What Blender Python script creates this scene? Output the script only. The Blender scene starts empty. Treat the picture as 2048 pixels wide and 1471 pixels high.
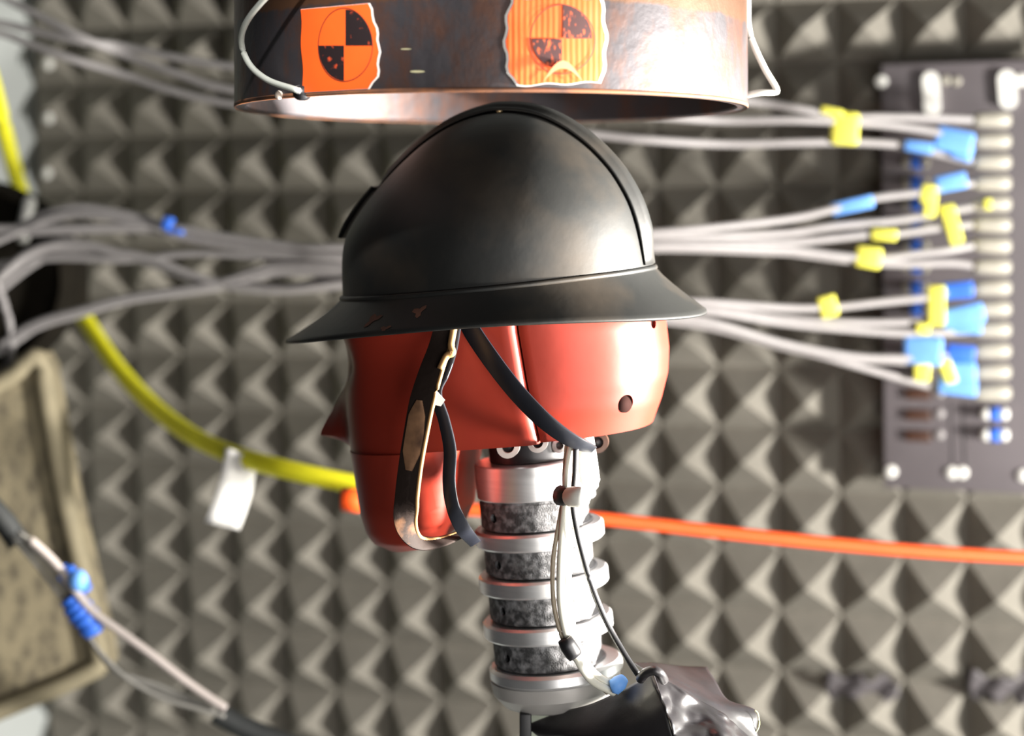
import bpy, bmesh, math, random
import numpy as np
from mathutils import Vector, Matrix, noise
random.seed(7)
C = bpy.context.scene.collection
PI = math.pi
# ------------------------------------------------------------------ camera
F, CX, CY, EYE = 3500.0, 1024.0, 430.0, 1.40          # focal length and horizon in photo pixels
cam = bpy.data.cameras.new('camera'); co = bpy.data.objects.new('camera', cam); C.objects.link(co)
co.location = (0, 0, EYE); co.rotation_euler = (PI/2, 0, 0)
cam.sensor_width = 36.0; cam.lens = F/2048*36.0; cam.shift_y = (CY-735.5)/2048
cam.clip_start = 0.05
cam.dof.use_dof = True; cam.dof.focus_distance = 1.08; cam.dof.aperture_fstop = 3.2
bpy.context.scene.camera = co
vs = bpy.context.scene.view_settings
vs.view_transform = 'Standard'; vs.look = 'None'; vs.gamma = 1.0; vs.exposure = 0.0
vs.use_curve_mapping = False
# ------------------------------------------------------------------ light
w = bpy.data.worlds.new('world'); bpy.context.scene.world = w; w.use_nodes = True
w.node_tree.nodes['Background'].inputs[0].default_value = (0.86, 0.93, 1.0, 1)
w.node_tree.nodes['Background'].inputs[1].default_value = 0.028
def area(name, loc, target, size, power, col, size_y=None):
    l = bpy.data.lights.new(name, 'AREA'); o = bpy.data.objects.new(name, l); C.objects.link(o)
    l.size = size; l.energy = power; l.color = col
    if size_y: l.shape = 'RECTANGLE'; l.size_y = size_y
    o.location = loc
    o.rotation_euler = (Vector(target)-Vector(loc)).to_track_quat('-Z', 'Y').to_euler()
    return o
def spot(name, loc, target, power, angle, col, radius=.05, blend=.4):
    l = bpy.data.lights.new(name, 'SPOT'); o = bpy.data.objects.new(name, l); C.objects.link(o)
    l.energy = power; l.spot_size = math.radians(angle); l.spot_blend = blend; l.color = col; l.shadow_soft_size = radius
    o.location = loc; o.rotation_euler = (Vector(target)-Vector(loc)).to_track_quat('-Z', 'Y').to_euler()
    return o
area('key_lamp', (1.60, 0.50, 1.03), (0.0, 1.6, 1.35), 0.22, 100, (1.0, 0.97, 0.92))
area('front_fill', (0.62, -0.40, 1.10), (0.1, 1.6, 1.3), 0.9, 18, (1.0, 0.97, 0.93))  # added soft fill without a known source, lifts the hose and foam
spot('side_lamp', (1.45, 1.02, 1.20), (0.0, 1.150, 1.315), 1500, 20.5, (1.0, 0.94, 0.86), .07)
spot('sticker_fill', (0.06, 0.22, 2.12), (-0.101, 1.02, 1.508), 100, 7, (1.0, 0.98, 0.95), .03, .7)  # unseen narrow spot, added only to brighten the left orange sticker

# ------------------------------------------------------------------ helpers
def P(x, y, d):                       # a photo pixel seen at distance d in front of the camera
    return Vector(((x-CX)/F*d, d, EYE-(y-CY)/F*d))
def nt(name):
    m = bpy.data.materials.new(name); m.use_nodes = True
    return m, m.node_tree, m.node_tree.nodes['Principled BSDF']
def rgb(r, g, b): # sRGB 0..255 -> linear
    f = lambda c: (c/255/12.92) if c/255 <= .04045 else ((c/255+.055)/1.055)**2.4
    return (f(r), f(g), f(b), 1)
def mat(name, col, rough=.6, metal=0., var=.12, scale=60, bump=0., spec=.5, col2=None, thr=(.45, .6), coat=0., detail=4, stretch=None):
    m, t, b = nt(name)
    b.inputs['Roughness'].default_value = rough; b.inputs['Metallic'].default_value = metal
    b.inputs['Specular IOR Level'].default_value = spec
    if coat: b.inputs['Coat Weight'].default_value = coat; b.inputs['Coat Roughness'].default_value = .15
    tc = t.nodes.new('ShaderNodeTexCoord'); n = t.nodes.new('ShaderNodeTexNoise')
    n.inputs['Scale'].default_value = scale; n.inputs['Detail'].default_value = detail
    src = tc.outputs['Object']
    if stretch:
        mp = t.nodes.new('ShaderNodeMapping'); mp.inputs['Scale'].default_value = stretch
        t.links.new(src, mp.inputs['Vector']); src = mp.outputs['Vector']
    t.links.new(src, n.inputs['Vector'])
    r = t.nodes.new('ShaderNodeValToRGB')
    c1 = tuple(col[:3])
    if col2 is None:
        r.color_ramp.elements[0].position = .3; r.color_ramp.elements[1].position = .7
        r.color_ramp.elements[0].color = tuple(c*(1-var) for c in c1)+(1,)
        r.color_ramp.elements[1].color = tuple(min(1, c*(1+var)) for c in c1)+(1,)
    else:
        r.color_ramp.elements[0].position = thr[0]; r.color_ramp.elements[1].position = thr[1]
        r.color_ramp.elements[0].color = c1+(1,); r.color_ramp.elements[1].color = tuple(col2[:3])+(1,)
    t.links.new(n.outputs['Fac'], r.inputs['Fac']); t.links.new(r.outputs['Color'], b.inputs['Base Color'])
    if bump:
        bp = t.nodes.new('ShaderNodeBump'); bp.inputs['Strength'].default_value = bump; bp.inputs['Distance'].default_value = .002
        n2 = t.nodes.new('ShaderNodeTexNoise'); n2.inputs['Scale'].default_value = scale*5; n2.inputs['Detail'].default_value = 3
        t.links.new(src, n2.inputs['Vector'])
        t.links.new(n2.outputs['Fac'], bp.inputs['Height']); t.links.new(bp.outputs['Normal'], b.inputs['Normal'])
    return m
def link(name, bm, m, parent=None, smooth=True, sharp=None):
    me = bpy.data.meshes.new(name)
    bmesh.ops.recalc_face_normals(bm, faces=bm.faces)
    bm.to_mesh(me); bm.free()
    me.materials.append(m)
    if smooth:
        for p in me.polygons: p.use_smooth = True
        if sharp is not None:
            me.set_sharp_from_angle(angle=math.radians(sharp))
    o = bpy.data.objects.new(name, me); C.objects.link(o)
    if parent is not None:
        o.parent = parent; o.matrix_parent_inverse = parent.matrix_basis.inverted()
    return o
def tag(o, label=None, cat=None, group=None, kind=None):
    if label: o['label'] = label
    if cat: o['category'] = cat
    if group: o['group'] = group
    if kind: o['kind'] = kind
    return o
def empty(name, loc, label, cat, group=None):
    o = bpy.data.objects.new(name, None); C.objects.link(o); o.location = loc
    o.empty_display_size = .02
    return tag(o, label, cat, group)
def catmull(pts, n=8):
    pts = [Vector(p) for p in pts]
    if len(pts) < 3:
        return [pts[0].lerp(pts[-1], k/n) for k in range(n+1)]
    e = [pts[0]*2-pts[1]]+pts+[pts[-1]*2-pts[-2]]
    out = []
    for i in range(1, len(e)-2):
        p0, p1, p2, p3 = e[i-1:i+3]
        for k in range(n):
            t = k/n
            out.append(.5*((2*p1)+(p2-p0)*t+(2*p0-5*p1+4*p2-p3)*t*t+(3*p1-p0-3*p2+p3)*t**3))
    out.append(pts[-1]); return out
def tube(bm, path, r, seg=10, cap=True):
    """r: number or list along the path"""
    n = len(path); up = Vector((0, 0, 1)); rings = []
    for i, p in enumerate(path):
        T = (path[min(i+1, n-1)]-path[max(i-1, 0)]).normalized()
        U = up if abs(T.dot(up)) < .95 else Vector((0, 1, 0))
        A = T.cross(U).normalized(); B = A.cross(T).normalized()
        rr = r[i] if isinstance(r, (list, tuple)) else r
        rings.append([bm.verts.new(p+(A*math.cos(2*PI*k/seg)+B*math.sin(2*PI*k/seg))*rr) for k in range(seg)])
    for a, b in zip(rings, rings[1:]):
        for k in range(seg):
            bm.faces.new((a[k], a[(k+1) % seg], b[(k+1) % seg], b[k]))
    if cap:
        bm.faces.new(rings[0]); bm.faces.new(rings[-1])
def ribbon(bm, path, W, width, th):
    """flat strip: W list of width directions, width list"""
    n = len(path); rings = []
    for i, p in enumerate(path):
        T = (path[min(i+1, n-1)]-path[max(i-1, 0)]).normalized()
        w_ = W[i]-T*W[i].dot(T); w_.normalize(); N = T.cross(w_).normalized()
        h = width[i]/2
        rings.append([bm.verts.new(p+w_*h*s+N*th/2*q) for s, q in ((-1, .6), (-.8, 1), (.8, 1), (1, .6), (1, -.6), (.8, -1), (-.8, -1), (-1, -.6))])
    for a, b in zip(rings, rings[1:]):
        for k in range(8): bm.faces.new((a[k], a[(k+1) % 8], b[(k+1) % 8], b[k]))
    bm.faces.new(rings[0]); bm.faces.new(rings[-1])
def lathe(bm, prof, M=Matrix(), seg=48, close=False, off=None):
    """prof: list of (r, z); off: optional list of x offsets"""
    rings = []
    for i, (r, z) in enumerate(prof):
        ox = off[i] if off else 0
        rings.append([bm.verts.new(M @ Vector((ox+r*math.cos(2*PI*k/seg), r*math.sin(2*PI*k/seg), z))) for k in range(seg)])
    prs = list(zip(rings, rings[1:]))
    if close: prs.append((rings[-1], rings[0]))
    for a, b in prs:
        for k in range(seg): bm.faces.new((a[k], a[(k+1) % seg], b[(k+1) % seg], b[k]))
    if not close:
        bm.faces.new(rings[0]); bm.faces.new(rings[-1])
def box(bm, M, sx, sy, sz, bev=0.):
    r = bmesh.ops.create_cube(bm, size=1, matrix=M @ Matrix.Diagonal((sx, sy, sz, 1)))
    if bev:
        es = list({e for v in r['verts'] for e in v.link_edges})
        bmesh.ops.bevel(bm, geom=es, offset=bev, segments=3, affect='EDGES', profile=.5)
def frame(o, x, y, z):
    return Matrix(((x[0], y[0], z[0], o[0]), (x[1], y[1], z[1], o[1]), (x[2], y[2], z[2], o[2]), (0, 0, 0, 1)))

# ------------------------------------------------------------------ materials
FOAM = mat('foam_grey', (.20, .186, .158), .95, var=.08, scale=30, bump=.25, spec=.15)
WALLP = mat('pale_painted_wall', (.84, .88, .85), .8, var=.02, scale=8)
FLOORM = mat('concrete_floor', (.16, .16, .15), .7, var=.15, scale=4)
STEEL = None
BLACKP = mat('black_plastic', (.012, .012, .014), .45, var=.1)
PANELM = mat('panel_grey_black', (.085, .076, .08), .55, var=.08, scale=20)
WIREG = mat('grey_cable_sheath', (.33, .31, .305), .5, var=.05, scale=80)
PLUGM = mat('cream_plug', (.32, .30, .25), .45, var=.05)
BLUE = mat('blue_tape', (.035, .16, .72), .5, var=.1)
BLUEL = mat('light_blue_tape', (.16, .40, .95), .5, var=.1)
YEL = mat('yellow_flag', (.88, .84, .12), .6, var=.05)
YHOSE = mat('yellow_hose', (1.0, .93, .02), .60, var=.04)
ORC = mat('orange_cord', (.95, .10, .012), .45, var=.05)
WHITE = mat('white_plastic', (.80, .79, .74), .45, var=.03)
PAPER = mat('white_paper', (.82, .80, .76), .8, var=.03)
SKIN = mat('orange_red_vinyl', (.235, .021, .010), .42, var=.10, scale=18, spec=.36, bump=.04)
ALU = mat('brushed_aluminium', (.85, .85, .86), .38, .85, var=.06, scale=30, stretch=(1, 1, 12))
RUB = mat('scuffed_black_rubber', (.035, .035, .037), .65, col2=(.26, .26, .27), thr=(.42, .74), scale=210, detail=8, bump=.4)
HELM = mat('worn_dark_paint', (.013, .0135, .013), .50, metal=.0, col2=(.050, .038, .027), thr=(.48, .85), scale=14, detail=8, spec=.38, bump=.10)
LEATH = mat('dark_leather', (.014, .008, .006), .75, col2=(.16, .075, .035), thr=(.56, .68), scale=26, detail=5, bump=.3, spec=.2)
TAN = mat('raw_tan_edge', (.30, .155, .055), .7, var=.15)
BLSTR = mat('black_strap', (.006, .007, .011), .42, var=.2, spec=.35)
CLOTH = mat('black_satin_cloth', (.020, .018, .020), .38, var=.15, spec=.8, bump=.05)
BEIGE = None
DARKB = mat('dark_brown_case', (.012, .010, .007), .95, var=.15, spec=.1)

# ------------------------------------------------------------------ wall basis (foam lattice)
S = .06
r1 = Vector((.950, -.311, .003)).normalized()          # along the wall, to the right
r2 = Vector((.027, .027, -.999)); r2 = (r2-r1*r2.dot(r1)).normalized()   # down the wall
nw = r1.cross(r2).normalized()
if nw.y > 0: nw = -nw                                   # towards the camera
W0 = Vector((-7.06*S, 32.45*S, EYE+.44*S))
def wp(i, j, h=0.): return W0+r1*(i*S)+r2*(j*S)+nw*h
def onwall(x, y, h):                                    # where the view through a pixel meets the plane h in front of the wall
    d = P(x, y, 1)-Vector((0, 0, EYE)); o = Vector((0, 0, EYE))
    t = (W0+nw*h-o).dot(nw)/d.dot(nw)
    return o+d*t
HF = .035
# structure
def slab(name, c, a, b, n, la, lb, th, m):
    bm = bmesh.new(); box(bm, frame(c-n*th/2, a, b, n), la, lb, th)
    return tag(link(name, bm, m, smooth=False), kind='structure')
BT = .012
slab('wall_back', wp(6, 4, -BT-.001), r1, r2, nw, 3.6, 2.9, .05, WALLP)
slab('wall_left_added', wp(-2.04, 4, .115), nw, r2, r1, .26, 2.9, .05, mat('pale_added_wall', (.40, .42, .405), .85, var=.03, scale=8))  # short return added, turned towards the key so the left strip looks bright
slab('floor', Vector((0, 1.0, 0)), Vector((1, 0, 0)), Vector((0, 1, 0)), Vector((0, 0, 1)), 5, 5, .05, FLOORM)

def foam(name, i0, i1, j0, j1, label):
    bm = bmesh.new(); K = 8; nx, ny = (i1-i0)*K, (j1-j0)*K; g = []
    for b in range(ny+1):
        row = []
        for a in range(nx+1):
            u = (a % K)/K*2-1 if a % K else -1; v = (b % K)/K*2-1 if b % K else -1
            m = max(abs(u), abs(v))
            h = HF*(1-m); h = h-.0022*max(0, 1-m*4)       # blunt tip
            ii, jj = i0+a/K, j0+b/K
            h += .0015*noise.noise(Vector((ii*.9, jj*.9, 3)))*(1-m)*2
            sh = .0022*noise.noise(Vector((int(ii)*1.7, int(jj)*2.3, 9)))*(1-m)
            row.append(bm.verts.new(wp(ii, jj, h)+r1*sh))
        g.append(row)
    for b in range(ny):
        for a in range(nx):
            q = (g[b][a], g[b][a+1], g[b+1][a+1], g[b+1][a])
            u = ((a+.5) % K)/K*2-1; v = ((b+.5) % K)/K*2-1
            if u*v > 0: bm.faces.new((q[0], q[1], q[2])); bm.faces.new((q[0], q[2], q[3]))
            else: bm.faces.new((q[0], q[1], q[3])); bm.faces.new((q[1], q[2], q[3]))
    edge = [g[0][a] for a in range(nx+1)]+[g[b][nx] for b in range(1, ny+1)]+[g[ny][a] for a in range(nx-1, -1, -1)]+[g[b][0] for b in range(ny-1, 0, -1)]
    low = [bm.verts.new(v.co-nw*BT) for v in edge]
    n = len(edge)
    for k in range(n): bm.faces.new((edge[k], edge[(k+1) % n], low[(k+1) % n], low[k]))
    bm.faces.new(low)
    o = link(name, bm, FOAM, sharp=25)
    return tag(o, label, 'acoustic foam panel', 'pyramid foam panels on the wall')
G = .02
foam('foam_panel', -2, 14, -7, 9, 'large grey pyramid foam panel behind the helmet and cables')
foam('foam_panel', 14, 21, -7, 9, 'grey pyramid foam panel behind the black connector panel')
foam('foam_panel', -2, 14, 9, 14, 'grey pyramid foam panel below the red head, along the bottom')
foam('foam_panel', 14, 21, 9, 14, 'grey pyramid foam panel at the bottom right corner')
# small pale dabs at the foam's left border
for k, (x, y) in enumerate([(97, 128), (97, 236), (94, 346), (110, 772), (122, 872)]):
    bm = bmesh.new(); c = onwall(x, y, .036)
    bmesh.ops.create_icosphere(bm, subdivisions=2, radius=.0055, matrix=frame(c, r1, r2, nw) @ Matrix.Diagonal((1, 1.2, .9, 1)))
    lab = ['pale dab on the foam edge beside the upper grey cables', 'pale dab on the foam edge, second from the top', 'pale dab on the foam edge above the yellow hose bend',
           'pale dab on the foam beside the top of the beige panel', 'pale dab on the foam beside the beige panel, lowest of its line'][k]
    tag(link('pale_dab', bm, WHITE), lab, 'glue dab', 'pale dabs along the left edge of the foam')
# dark tape scraps lower right
for (x, y, w_, h_, lab) in ((1725, 1374, .070, .022, 'dark torn tape scrap between foam rows left of the panel joint'), (2005, 1372, .062, .024, 'dark shiny tape scrap on the foam at the right edge')):
    bm = bmesh.new(); n_ = 14; g = []
    c = onwall(x, y, .016)
    for b in range(5):
        g.append([bm.verts.new(c+r1*(a/n_-.5)*w_+r2*((b/4-.5)*h_*(1+.4*math.sin(a*1.3)))+nw*(.004*math.sin(a*.9+b))) for a in range(n_+1)])
    for b in range(4):
        for a in range(n_): bm.faces.new((g[b][a], g[b][a+1], g[b+1][a+1], g[b+1][a]))
    o = link('tape_scrap', bm, PANELM); s_ = o.modifiers.new('s', 'SOLIDIFY'); s_.thickness = .0008
    tag(o, lab, 'tape')

# ------------------------------------------------------------------ connector panel on the wall, right
PH = .052
a0 = onwall(1762, 128, PH); a1 = onwall(1768, 975, PH)
cp = onwall(1980, 552, PH)
pan = empty('connector_panel', cp, 'black wall panel with two columns of cable sockets, mounted on the foam', 'connector panel')
hh = (a1-a0).dot(r2); left_s = ((a0+a1)/2-cp).dot(r1)
cen_r2 = ((a0+a1)/2-cp).dot(r2)
PWID = .20
bm = bmesh.new()
box(bm, frame(cp+r1*(left_s+PWID/2)+r2*cen_r2-nw*.005, r1, r2, nw), PWID, hh, .010, .0015)
link('face_plate', bm, mat('panel_charcoal', (.125, .110, .116), .55, var=.06, scale=20), pan, sharp=40)
for sx in (.02, PWID-.02):
    for sy in (-.40, .40):
        bm = bmesh.new(); box(bm, frame(cp+r1*(left_s+sx)+r2*(cen_r2+sy*hh)-nw*.031, r1, r2, nw), .012, .012, .042)
        link('standoff', bm, ALU, pan, smooth=False)
def disc(name, x, y, r, m, par, th=.003, h=PH, seg=24):
    bm = bmesh.new(); c = onwall(x, y, h)
    lathe(bm, [(r, 0), (r, th*.6), (r*.75, th)], frame(c, r1, r2, nw), seg)
    return link(name, bm, m, par, sharp=50)
for (x, y) in ((1763, 163), (1782, 942), (1904, 944), (1924, 944), (2047, 950), (2043, 160)):
    disc('screw', x, y, .0058, WHITE, pan)
def pill(name, x0, y0, x1, y1, r, m, par, h=PH, th=.006, seg=16):
    p = onwall(x0, y0, h); q = onwall(x1, y1, h)
    bm = bmesh.new(); d = (q-p).normalized(); e = nw.cross(d).normalized()
    out = [q+(d*math.cos(t)+e*math.sin(t))*r for t in np.linspace(-PI/2, PI/2, seg)]+[p+(d*math.cos(t)+e*math.sin(t))*r for t in np.linspace(PI/2, 3*PI/2, seg)]
    lo = [bm.verts.new(v) for v in out]; hi = [bm.verts.new(v+nw*th) for v in out]; n = len(out)
    bm.faces.new(lo); bm.faces.new(hi)
    for k in range(n): bm.faces.new((lo[k], lo[(k+1) % n], hi[(k+1) % n], hi[k]))
    return link(name, bm, m, par, sharp=40)
pill('cable_clip', 1862, 160, 1865, 215, .0075, WHITE, pan)
pill('cable_clip', 2014, 158, 2017, 200, .0080, WHITE, pan)
for (x, y) in ((1892, 160), (1913, 162)): disc('rivet', x, y, .0045, PLUGM, pan)
rowy = [240+41.9*k for k in range(16)]
DARKS = mat('socket_brown', (.05, .018, .008), .5)
def coupler(x, y, mid, endm, big=1.):
    p = onwall(x-28*big, y, PH+.007); q = onwall(x+28*big, y+1, PH+.007); L = q-p
    bm = bmesh.new(); path = [p+L*t for t in (0, .08, .3, .31, .69, .70, .92, 1)]
    tube(bm, path, [.003, .0055, .0058, .0048, .0048, .0058, .0055, .003], 14)
    o = link('socket', bm, endm, pan)
    bm = bmesh.new(); tube(bm, [p+L*t for t in (.29, .32, .68, .71)], [.0050, .0062, .0062, .0050], 14)
    link('socket_collar', bm, mid, o)
for k in range(2, 10): coupler(1832, rowy[k], BLUE, PANELM if k > 8 else PLUGM, .95)
for k in (10, 11, 12): coupler(1832, rowy[k], DARKS, PANELM, .8)
for k in (13, 14, 15):
    p = onwall(1812, rowy[k]+3, PH+.002); q = onwall(1862, rowy[k]+3, PH+.002)
    bm = bmesh.new(); box(bm, frame((p+q)/2, r1, r2, nw), (q-p).length, .010, .005, .001)
    o = link('empty_slot', bm, DARKS, pan, sharp=40)
    disc('indicator', 1880, rowy[k], .0042, WIREG, pan)
for k in (14, 15): coupler(1990, rowy[k], BLUE, WHITE, 1.0)
for (sx) in (1900, 1925):
    bm = bmesh.new(); p = onwall(sx, 800, PH+.0002); q = onwall(sx+5, 930, PH+.0002)
    box(bm, frame((p+q)/2, r1, (q-p).normalized(), nw), .0008, (q-p).length, .0006); link('engraved_line', bm, BLACKP, pan, smooth=False)

# ------------------------------------------------------------------ data cables
def dd(x):  # distance of the cable bundle at picture column x: from the panel face to well behind the head
    xs = [-400, 0, 700, 1300, 1600, 1800, 1960, 2030]; ds = [1.62, 1.60, 1.52, 1.50, 1.54, 1.552, 1.560, 1.565]
    return float(np.interp(x, xs, ds))
rowsR = {
 0: [(1955,240),(1860,236),(1760,234),(1680,234),(1600,218),(1500,203)],
 1: [(1955,282),(1900,272),(1850,260),(1750,248),(1600,240),(1450,241),(1320,233)],
 2: [(1955,324),(1920,318),(1870,306),(1800,290),(1700,284),(1600,285),(1450,288),(1300,280),(1180,268)],
 3: [(1955,366),(1900,372),(1842,385),(1750,396),(1662,419),(1560,440),(1300,466)],
 4: [(1955,410),(1934,416),(1876,426),(1798,440),(1662,453),(1560,467),(1300,476)],
 5: [(1955,448),(1866,457),(1798,467),(1737,469),(1662,477),(1560,485),(1300,486)],
 6: [(1955,489),(1893,501),(1832,508),(1764,516),(1680,512),(1560,498),(1300,492)],
 7: [(1955,533),(1900,526),(1798,528),(1706,521),(1594,507),(1560,504),(1300,497)],
 8: [(1955,577),(1896,585),(1853,595),(1772,603),(1680,613),(1631,616),(1560,615),(1400,604)],
 9: [(1955,619),(1896,635),(1850,643),(1700,645),(1560,636),(1400,612)],
 10: [(1955,660),(1896,665),(1807,666),(1701,659),(1560,645),(1400,620)],
 11: [(1955,702),(1880,712),(1807,716),(1701,712),(1560,685),(1400,640)],
 12: [(1955,744),(1880,736),(1800,722),(1701,716),(1560,688),(1400,644)],
 13: [(1955,786),(1878,776),(1807,758),(1701,728),(1631,708),(1560,692),(1400,650)],
}
L1 = [(472,133),(342,113),(240,92),(164,82),(68,62),(0,46),(-150,20)]
L2 = [(472,180),(342,143),(240,106),(164,75),(68,27),(17,0),(-60,-50)]
L3 = [(472,208),(342,181),(240,147),(137,116),(58,88),(0,66),(-150,30)]
S1 = [(683,494),(569,490),(421,468),(358,456),(253,452),(84,456),(0,457),(-150,458)]
S1b = [(683,502),(569,500),(421,482),(358,468),(253,458),(84,464),(0,466),(-150,468)]
S2 = [(683,506),(569,500),(379,470),(295,439),(211,420),(147,414),(84,430),(40,452),(-60,490)]
S2b = [(683,512),(569,506),(379,478),(295,450),(211,432),(147,428),(90,440),(40,462),(-60,505)]
S3 = [(680,520),(506,511),(379,506),(253,519),(110,515),(0,530),(-120,560)]
S4 = [(674,565),(548,578),(421,561),(295,515),(228,502),(169,487),(118,485),(63,502),(21,532),(-5,565),(6,600),(20,650),(24,690),(17,730),(-10,775),(-90,860)]
S4b = [(674,572),(548,582),(421,568),(295,524),(228,508),(169,494),(118,492),(63,510),(10,550),(-60,600)]
S5 = [(674,532),(560,530),(506,542),(421,568),(253,595),(160,620),(84,641),(34,667),(-40,720)]
S5b = [(674,540),(560,540),(506,552),(421,574),(253,602),(160,628),(84,650),(30,680),(-50,740)]
S6 = [(674,548),(560,545),(506,556),(421,578),(300,594),(253,600),(160,626),(84,648),(20,690),(-60,740)]
S6b = [(674,556),(590,572),(506,570),(421,566),(330,536),(250,512),(150,500),(80,520),(0,580),(-60,640)]
lefts = {0: L1, 1: L2, 2: L3, 3: S1, 4: S1b, 5: S2, 6: S2b, 7: S3, 8: S4, 9: S4b, 10: S5, 11: S5b, 12: S6, 13: S6b}
mids = {0: [(1300,190),(980,165),(700,150)], 1: [(1100,220),(800,200)], 2: [(900,240),(700,225)],
        3: [(1000,478)], 4: [(1000,487)], 5: [(1000,497)], 6: [(1000,503)], 7: [(1000,512)]}
for k in range(8, 14): mids[k] = [(1200, 600+(k-8)*6), (1000, 572+(k-8)*5), (800, 552+(k-8)*4)]
cab_lab = {
 0: 'grey cable in the topmost socket of the black panel',
 1: 'grey cable in the second socket from the top with a yellow flag hanging on it',
 2: 'grey cable in the third socket from the top, just under the steel ring',
 3: 'grey cable in the fourth socket from the top with two separate blue wraps',
 4: 'grey cable in the fifth socket from the top with an upright yellow flag',
 5: 'grey cable in the sixth socket from the top with a slanted long yellow flag',
 6: 'grey cable in the seventh socket from the top, without any flag',
 7: 'grey cable in the eighth socket from the top with a square yellow flag',
 8: 'grey cable in the ninth socket from the top with a lone small yellow flag',
 9: 'grey cable in the tenth socket from the top under the tall pale yellow flag',
 10: 'grey cable in the eleventh socket from the top with a small yellow wrap',
 11: 'grey cable in the twelfth socket from the top with the palest blue tape bundle',
 12: 'grey cable in the second lowest used socket, a slanted yellow strip on it',
 13: 'grey cable in the lowest connected socket, sagging lowest of all'}
def blob(x, y, w_, h_, ang, m, par, name, dz=-.008, th=.009, col=None):
    d = dd(x)+dz; c = P(x, y, d); s = d/F
    ca, sa = math.cos(ang), math.sin(ang)
    X = Vector((ca, -.30*ca, -sa)).normalized(); Z = Vector((sa, 0, ca)); Y = Z.cross(X).normalized(); Z = X.cross(Y).normalized()
    bm = bmesh.new(); box(bm, frame(c, X, Y, Z), w_*s, th, h_*s, min(w_, h_)*s*.16)
    for v in bm.verts: v.co += Vector((0, 1, 0))*.0015*noise.noise(v.co*120)
    return link(name, bm, m, par, sharp=50)
tapes = { # row: (name, x, y, w, h, angle, material)
 1: [('flag', 1690,257,56,66,.05,YEL), ('flag', 1664,224,44,16,.25,YEL), ('tape_wrap', 1908,282,76,50,.25,BLUEL)],
 2: [('tape_wrap', 1838,294,56,22,.15,BLUEL), ('tape_wrap', 1925,304,40,34,.3,BLUEL)],
 3: [('tape_wrap', 1902,364,62,34,-.2,BLUEL), ('tape_wrap', 1705,410,84,26,-.22,BLUEL), ('flag', 1856,388,28,38,.15,YEL)],
 4: [('flag', 1861,410,24,48,.15,YEL), ('flag', 1976,408,14,22,0,YEL)],
 5: [('flag', 1904,448,28,80,-.28,YEL), ('flag', 1768,469,50,24,.05,YEL)],
 7: [('flag', 1737,514,52,44,.15,YEL)],
 8: [('flag', 1656,612,36,44,-.25,YEL), ('tape_wrap', 1915,580,62,34,-.1,BLUE)],
 9: [('flag', 1873,610,34,80,.0,YEL), ('tape_wrap', 1925,632,86,42,-.25,BLUEL)],
 10: [('flag', 1846,657,26,22,.1,YEL), ('tape_wrap', 1930,655,66,24,0,BLUEL)],
 11: [('tape_wrap', 1846,700,78,58,.05,BLUEL), ('tape_wrap', 1922,706,56,34,.1,BLUE)],
 12: [('tape_wrap', 1920,745,64,44,.0,BLUEL), ('flag', 1896,742,24,48,-.35,YEL)],
 13: [('tape_wrap', 1915,773,76,34,.08,BLUEL), ('flag', 1844,744,32,36,0,YEL)],
}
for k in range(14):
    px = rowsR[k]+mids[k]+lefts[k]
    jit = random.uniform(-.006, .006)
    pts = []
    for (x, y) in px:
        d = dd(x)+(0 if x > 1900 else jit)
        if k in (0, 1, 2) and 200 < x < 1600: d = dd(x)+.02
        pts.append(P(x, y, d))
    root = empty('data_cable', P(1955, rowy[k], dd(1955)), cab_lab[k], 'cable', 'grey data cables between the wall panel and the left side')
    bm = bmesh.new(); tube(bm, catmull(pts, 7), .0036, 9); link('sheath', bm, WIREG, root)
    y = px[0][1]
    q = [P(xx, y+(rowy[k]-y)*t, dd(1955)+.0) for xx, t in ((1944, 0), (1950, 0), (1962, .5), (1990, 1), (2014, 1), (2020, 1))]
    bm = bmesh.new(); tube(bm, q, [.0040, .0060, .0072, .0076, .0074, .0050], 14); link('plug', bm, PLUGM, root)
    for (n_, x, y, w_, h_, a_, m_) in tapes.get(k, []): blob(x, y, w_, h_, a_, m_, root, n_)
    if k == 3: blob(336, 446, 18, 26, .3, BLUE, root, 'tape_wrap')
    if k == 4: blob(352, 462, 34, 10, .1, BLUE, root, 'tape_wrap', dz=-.006)

# ------------------------------------------------------------------ yellow hose with paper tag
def hose(name, px, r, m, label, cat, seg=14):
    pts = [P(*p) for p in px]
    e = empty(name, pts[0], label, cat)
    bm = bmesh.new(); tube(bm, catmull(pts, 10), r, seg); link('sheath', bm, m, e)
    return e
yh = hose('yellow_hose', [(-60,40,1.80),(-18,160,1.79),(8,260,1.78),(36,365,1.78),(66,450,1.78),(110,540,1.77),(165,630,1.74),(230,728,1.68),(300,806,1.62),(370,862,1.56),(440,899,1.51),(520,925,1.47),(600,945,1.45),(700,966,1.44),(800,985,1.44)],
          .0080, YHOSE, 'thick yellow hose curving from the top left edge to behind the red chin', 'hose')
bm = bmesh.new(); g = []
for b in range(9):
    t = b/8; row = []
    for a in range(5):
        s = a/4; x = (452+62*s)+(-42+7*s)*t + (6*math.sin(t*PI)) ; y = (893+26*s)+(150-10*s)*t
        row.append(bm.verts.new(P(x, y, 1.475-.008*math.sin(t*3.0)*(.5-s))))
    g.append(row)
for b in range(8):
    for a in range(4): bm.faces.new((g[b][a], g[b][a+1], g[b+1][a+1], g[b+1][a]))
o = link('paper_tag', bm, PAPER, yh); s_ = o.modifiers.new('s', 'SOLIDIFY'); s_.thickness = .0007; o['label'] = 'blank white paper tag wrapped on the hose'
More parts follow.
